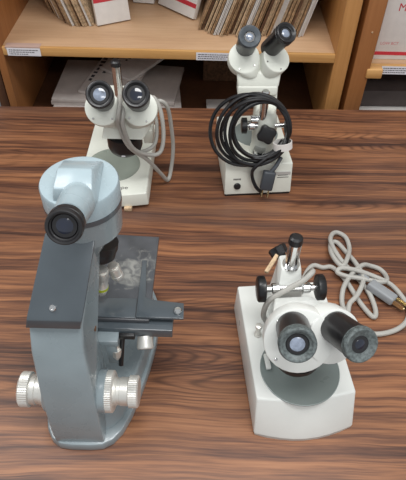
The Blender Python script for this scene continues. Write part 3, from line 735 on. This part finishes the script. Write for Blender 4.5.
# foot
right = [(-.1230, .2450), (-.1100, .2465), (-.0985, .2530), (-.0890, .2650), (-.0805, .2850), (-.0725, .312), (-.0650, .345), (-.0585, .385), (-.0570, .42), (-.0610, .455), (-.0720, .482), (-.092, .496)]
def mir(q): 
    axx = -.1345 + (q[1]-.25)*.075
    return (2*axx-q[0], q[1]+.0)
foot = right + [mir(q) for q in reversed(right)]
cxy = V((-.125, .36))
tp = [((x-cxy.x)*.93+cxy.x, (y-cxy.y)*.955+cxy.y) for x, y in foot]
g = Geo(); g.prism(foot, 0, .013, [((x-cxy.x)*.985+cxy.x, (y-cxy.y)*.99+cxy.y) for x, y in foot], bev=.002)
g.prism([((x-cxy.x)*.95+cxy.x, (y-.40)*.90+.40) for x, y in foot], .0125, .036, [((x-cxy.x)*.90+cxy.x, (y-.40)*.80+.40) for x, y in foot], bev=.003, seg=3); obj('foot', g, M['bluegrey'], E, sharp=28)
# arm: profile in the y-z plane swept across x, narrowing and drifting right as it rises
def arm_pts(side, prof, hw_):
    out = []
    for y, z in prof:
        cx = -.1360 - .03*min(z, .1) - .07*max(0, min(z-.1, .08)) + max(0, z-.18)*.25
        hw = hw_(z)
        out.append(V((cx+side*hw, y, z)))
    return out
def sweep(prof, hwf, bev=.003, seg=3):
    b = bmesh.new(); a = [b.verts.new(q) for q in arm_pts(-1, prof, hwf)]; c = [b.verts.new(q) for q in arm_pts(1, prof, hwf)]
    b.faces.new(a); b.faces.new(c[::-1]); n_ = len(a)
    for k in range(n_): b.faces.new((a[k], c[k], c[(k+1) % n_], a[(k+1) % n_]))
    bmesh.ops.recalc_face_normals(b, faces=b.faces)
    G_ = Geo(); G_._bev(b, bev, seg, 28); return G_.merge(b)
hwf = lambda z: .0283 - .0025*max(0, min(1, (z-.1)/.08)) - .045*max(0, z-.20)
prof = [(.2500, .002), (.2500, .030), (.2590, .090), (.2800, .155), (.2930, .184), (.3420, .2480), (.3480, .2600), (.385, .2600), (.392, .245), (.378, .225), (.346, .190), (.328, .150), (.322, .110), (.318, .030), (.316, .020)]
g = sweep(prof, hwf); obj('arm', g, M['bluegrey'], E, sharp=26)
cap = [(.2920, .1850), (.2880, .1865), (.2890, .1985), (.2935, .2045), (.3370, .2560), (.3440, .2620), (.350, .256), (.3120, .2080), (.2920, .1810)]
g = sweep(cap, lambda z: .0266-.045*max(0, z-.20), .0025); arm_cap = obj('arm_cover', g, M['charcoal'], E, sharp=26)
q = V((-.1440, .2965, .2087)); fnn = V((0, -.80, .60)).normalized()
g = Geo(); g.lathe(q+V((.003, 0, 0))-fnn*.0015, fnn, [(0, .0034), (.0022, .0034), (.0032, .0026), (.0032, .001), (.0022, .0008)], 20); obj('screw', g, M['chrome'], arm_cap)
# head drum
hc = V((-.1150, .3720, 0))
g = Geo(); g.lathe((hc.x, hc.y, .2825), (0, 0, 1), [(0, .0365), (.0190, .0365), (.0208, .0355), (.0215, .033), (.0218, .001)], 64); drum = obj('head', g, M['blue'], E)
g = Geo(); g.lathe((hc.x, hc.y, .2770), (0, 0, 1), [(0, .0368), (.0060, .0368)], 64); obj('head_band', g, M['charcoal'], E)
g = Geo(); g.lathe((hc.x, hc.y, .2440), (0, 0, 1), [(0, .030), (.003, .0345), (.0332, .0362)], 64); g.hull(ring_pts((hc.x, hc.y, .256), (0, 0, 1), .034)+ring_pts((hc.x, hc.y, .262), (0, 0, 1), .0355)+[V(q) for q in ((-.152, .345, .225), (-.1065, .345, .225), (-.1065, .368, .232), (-.152, .368, .232))], bev=.001); obj('head_seat', g, M['bluegrey'], E)
# inclined tube housing on top
et, eb = V((-.1055, .2805, .3340)), V((-.1095, .3350, .3090))
ed = (et-eb).normalized()
g = Geo(); g.hull([V(q) for q in ((-0.1352, .4010, 0.2980), (-0.0942, .4010, 0.2980), (-0.1342, .3980, 0.3060), (-0.0967, .3980, 0.3060), (-0.1302, .3650, 0.3230), (-0.0992, .3650, 0.3230), (-0.1332, .3420, 0.3010), (-0.0922, .3420, 0.3010), (-0.1312, .345, 0.3160), (-0.0972, .345, 0.3160))], bev=.002, ang=20)
obj('prism_housing', g, M['blue'], E, sharp=24)
g = Geo(); g.lathe(eb-ed*.012, ed, [(0, .0160), (.022, .0155), (.024, .0146), (.054, .0140)], 40); tb = obj('eyepiece_tube', g, M['blue'], E)
eyepiece(eb+ed*.038, et, .0130, .0148, E, M['barrel'], M['glass'], ridges=1, rim_len=.013, inner=.70)
# nosepiece and objectives
nc = V((-.1085, .3800, .1990))
g = Geo(); g.lathe(nc+V((0, 0, .016)), (-.15, -.25, -1), [(0, .020), (.008, .020), (.0085, .0175), (.013, .0185), (.018, .018), (.022, .014), (.025, .010), (.025, .001)], 44); nz = obj('nosepiece', g, M['black'], E)
def objective(p0, d, L, r, band):
    g = Geo(); g.lathe(p0, d, [(0, r*.8), (.003, r*.8), (.003, r), (L*.28, r), (L*.30, r*.93), (L*.62, r*.93), (L*.64, r), (L*.78, r), (L*.95, r*.72), (L, r*.45), (L, .0005)], 28)
    o = obj('objective', g, M['alu'], nz)
    if band:
        g = Geo(); g.lathe(V(p0)+V(d).normalized()*L*.66, d, [(0, r*1.02), (L*.09, r*1.02)], 28); obj('colour_band', g, M['band'], E)
    return o
objective((-.1065, .3640, .1880), (-.13, -.03, -1), .042, .0072, True)
objective((-.0975, .3740, .1830), (.22, -.02, -1), .024, .0068, False)
# stage
st = [(-.1660, .4770), (-.0560, .4700), (-.0590, .3665), (-.0590, .3655), (-.1700, .3660)]
g = Geo(); g.prism([(-.1660, .4745), (-.0563, .4690), (-.0580, .3400), (-.1600, .3415)], .1240, .1295, bev=.0008)
stg = obj('stage', g, M['stage'], E)
g = Geo(); g.box((-.0905, .3440, .1165), (.118, .024, .0140), rotz(-.015), .001); obj('stage_slide_rail', g, M['charcoal'], E)
g = Geo(); g.prism([(-.0725, .3420), (-.0195, .3414), (-.0200, .3625), (-.0560, .3665), (-.0640, .3700), (-.0680, .4260), (-.0735, .4260)], .1296, .1330, bev=.0006)
ms = obj('mechanical_stage', g, M['charcoal'], E)
g = Geo(); g.prism([(-.1230, .3425), (-.0735, .3420), (-.0740, .3690), (-.1230, .3690)], .1296, .1312, bev=.0004); obj('slide_holder', g, M['charcoal'], E)
g = Geo(); g.lathe((-.0262, .3500, .133), (0, 0, 1), [(0, .0046), (.003, .0046), (.0045, .0036), (.0048, .001)], 22); obj('thumbscrew', g, M['chrome'], ms)
# substage: bracket, condenser, knob
g = Geo(); g.lathe((-.0760, .3600, .116), (0, -.0, -1), [(0, .014), (.016, .014), (.020, .011), (.028, .010), (.028, .001)], 32); obj('condenser', g, M['black'], E)
g = Geo(); g.lathe((-.0640, .3400, .1080), (.1, -1, -.55), [(0, .0055), (.006, .0055), (.006, .0085), (.018, .0095), (.020, .0085), (.020, .001)], 30); obj('condenser_knob', g, M['alu'], E)
g = Geo(); g.box((-.1035, .3300, .112), (.024, .022, .010), bev=.001); g.box((-.100, .3300, .090), (.012, .020, .04), bev=.001); obj('stage_bracket', g, M['bluegrey'], E)
g = Geo(); g.lathe((-.0960, .3250, .1060), (0, 0, -1), [(0, .0035), (.012, .0035), (.012, .0060), (.022, .0066), (.03, .005), (.03, .001)], 10); obj('stage_lock', g, M['alu'], E)
g = Geo(); g.cyl((-.088, .335, .112), (-.092, .318, .070), .0028, seg=12); g.box((-.084, .334, .112), (.02, .012, .008), bev=.001); obj('condenser_rack', g, M['black'], E)
# lamp house / mirror fork under the stage
g = Geo(); g.lathe((-.109, .42, .033), (0, 0, 1), [(0, .034), (.02, .030), (.03, .018), (.03, .001)], 40); obj('lamp_socket', g, M['bluegrey'], E)
# coarse and fine focus knobs, both sides
ky, kz = .283, .0730
def knob(x, s):
    o_ = V((x, ky, kz)); d = V((s, .0, 0.02))
    if s > 0:
        g = Geo(); g.lathe(o_, d, [(0, .020), (.001, .0232), (.009, .0232), (.0105, .021), (.0105, .0165)], knurl=60, kd=.0005); a = obj('coarse_focus_knob', g, M['alu'], E, sharp=28)
        g = Geo(); g.lathe(o_+d*.010, d, [(0, .0160), (.003, .0160), (.0035, .0150), (.007, .0150), (.0075, .0158), (.016, .0158)], 36); obj('knob_barrel', g, M['alu'], a)
        g = Geo(); g.lathe(o_+d*.026, d, [(0, .016), (.001, .0178), (.010, .0178), (.0115, .016), (.0118, .001)], knurl=48, kd=.0005); obj('fine_focus_knob', g, M['alu'], E, sharp=28)
    else:
        g = Geo(); g.lathe(o_, d, [(0, .020), (.004, .020)], 40); g.lathe(o_+d*.004, d, [(0, .0168), (.004, .0168), (.0045, .0158), (.009, .0158), (.0095, .0168), (.017, .0168)], 40); a = obj('coarse_focus_knob', g, M['alu'], E)
        g = Geo(); g.lathe(o_+d*.019, d, [(0, .018), (.001, .0195), (.0105, .0195), (.012, .018), (.0123, .001)], knurl=48, kd=.0005); obj('fine_focus_knob', g, M['alu'], E, sharp=28)
knob(-.1045, 1); knob(-.1675, -1)
g = Geo(); g.cyl((-.170, ky, kz), (-.1015, ky, kz), .024, seg=40, bev=.002); obj('focus_hub', g, M['bluegrey'], E)
g = Geo(); g.lathe((-.1355, .2540, .0120), (0, -1, 0.1), [(-.002, .002), (.0004, .0018), (.0004, .0003)], 12); obj('foot_screw', g, M['black'], E)
g = Geo(); g.lathe((-.1080, .304, .165), (1, 0, 0), [(-.002, .0035), (.0012, .003), (.0014, .0005)], 16); obj('side_screw', g, M['cardd'], E)
for o in bpy.data.objects:
    if '_o' in o: del o['_o']
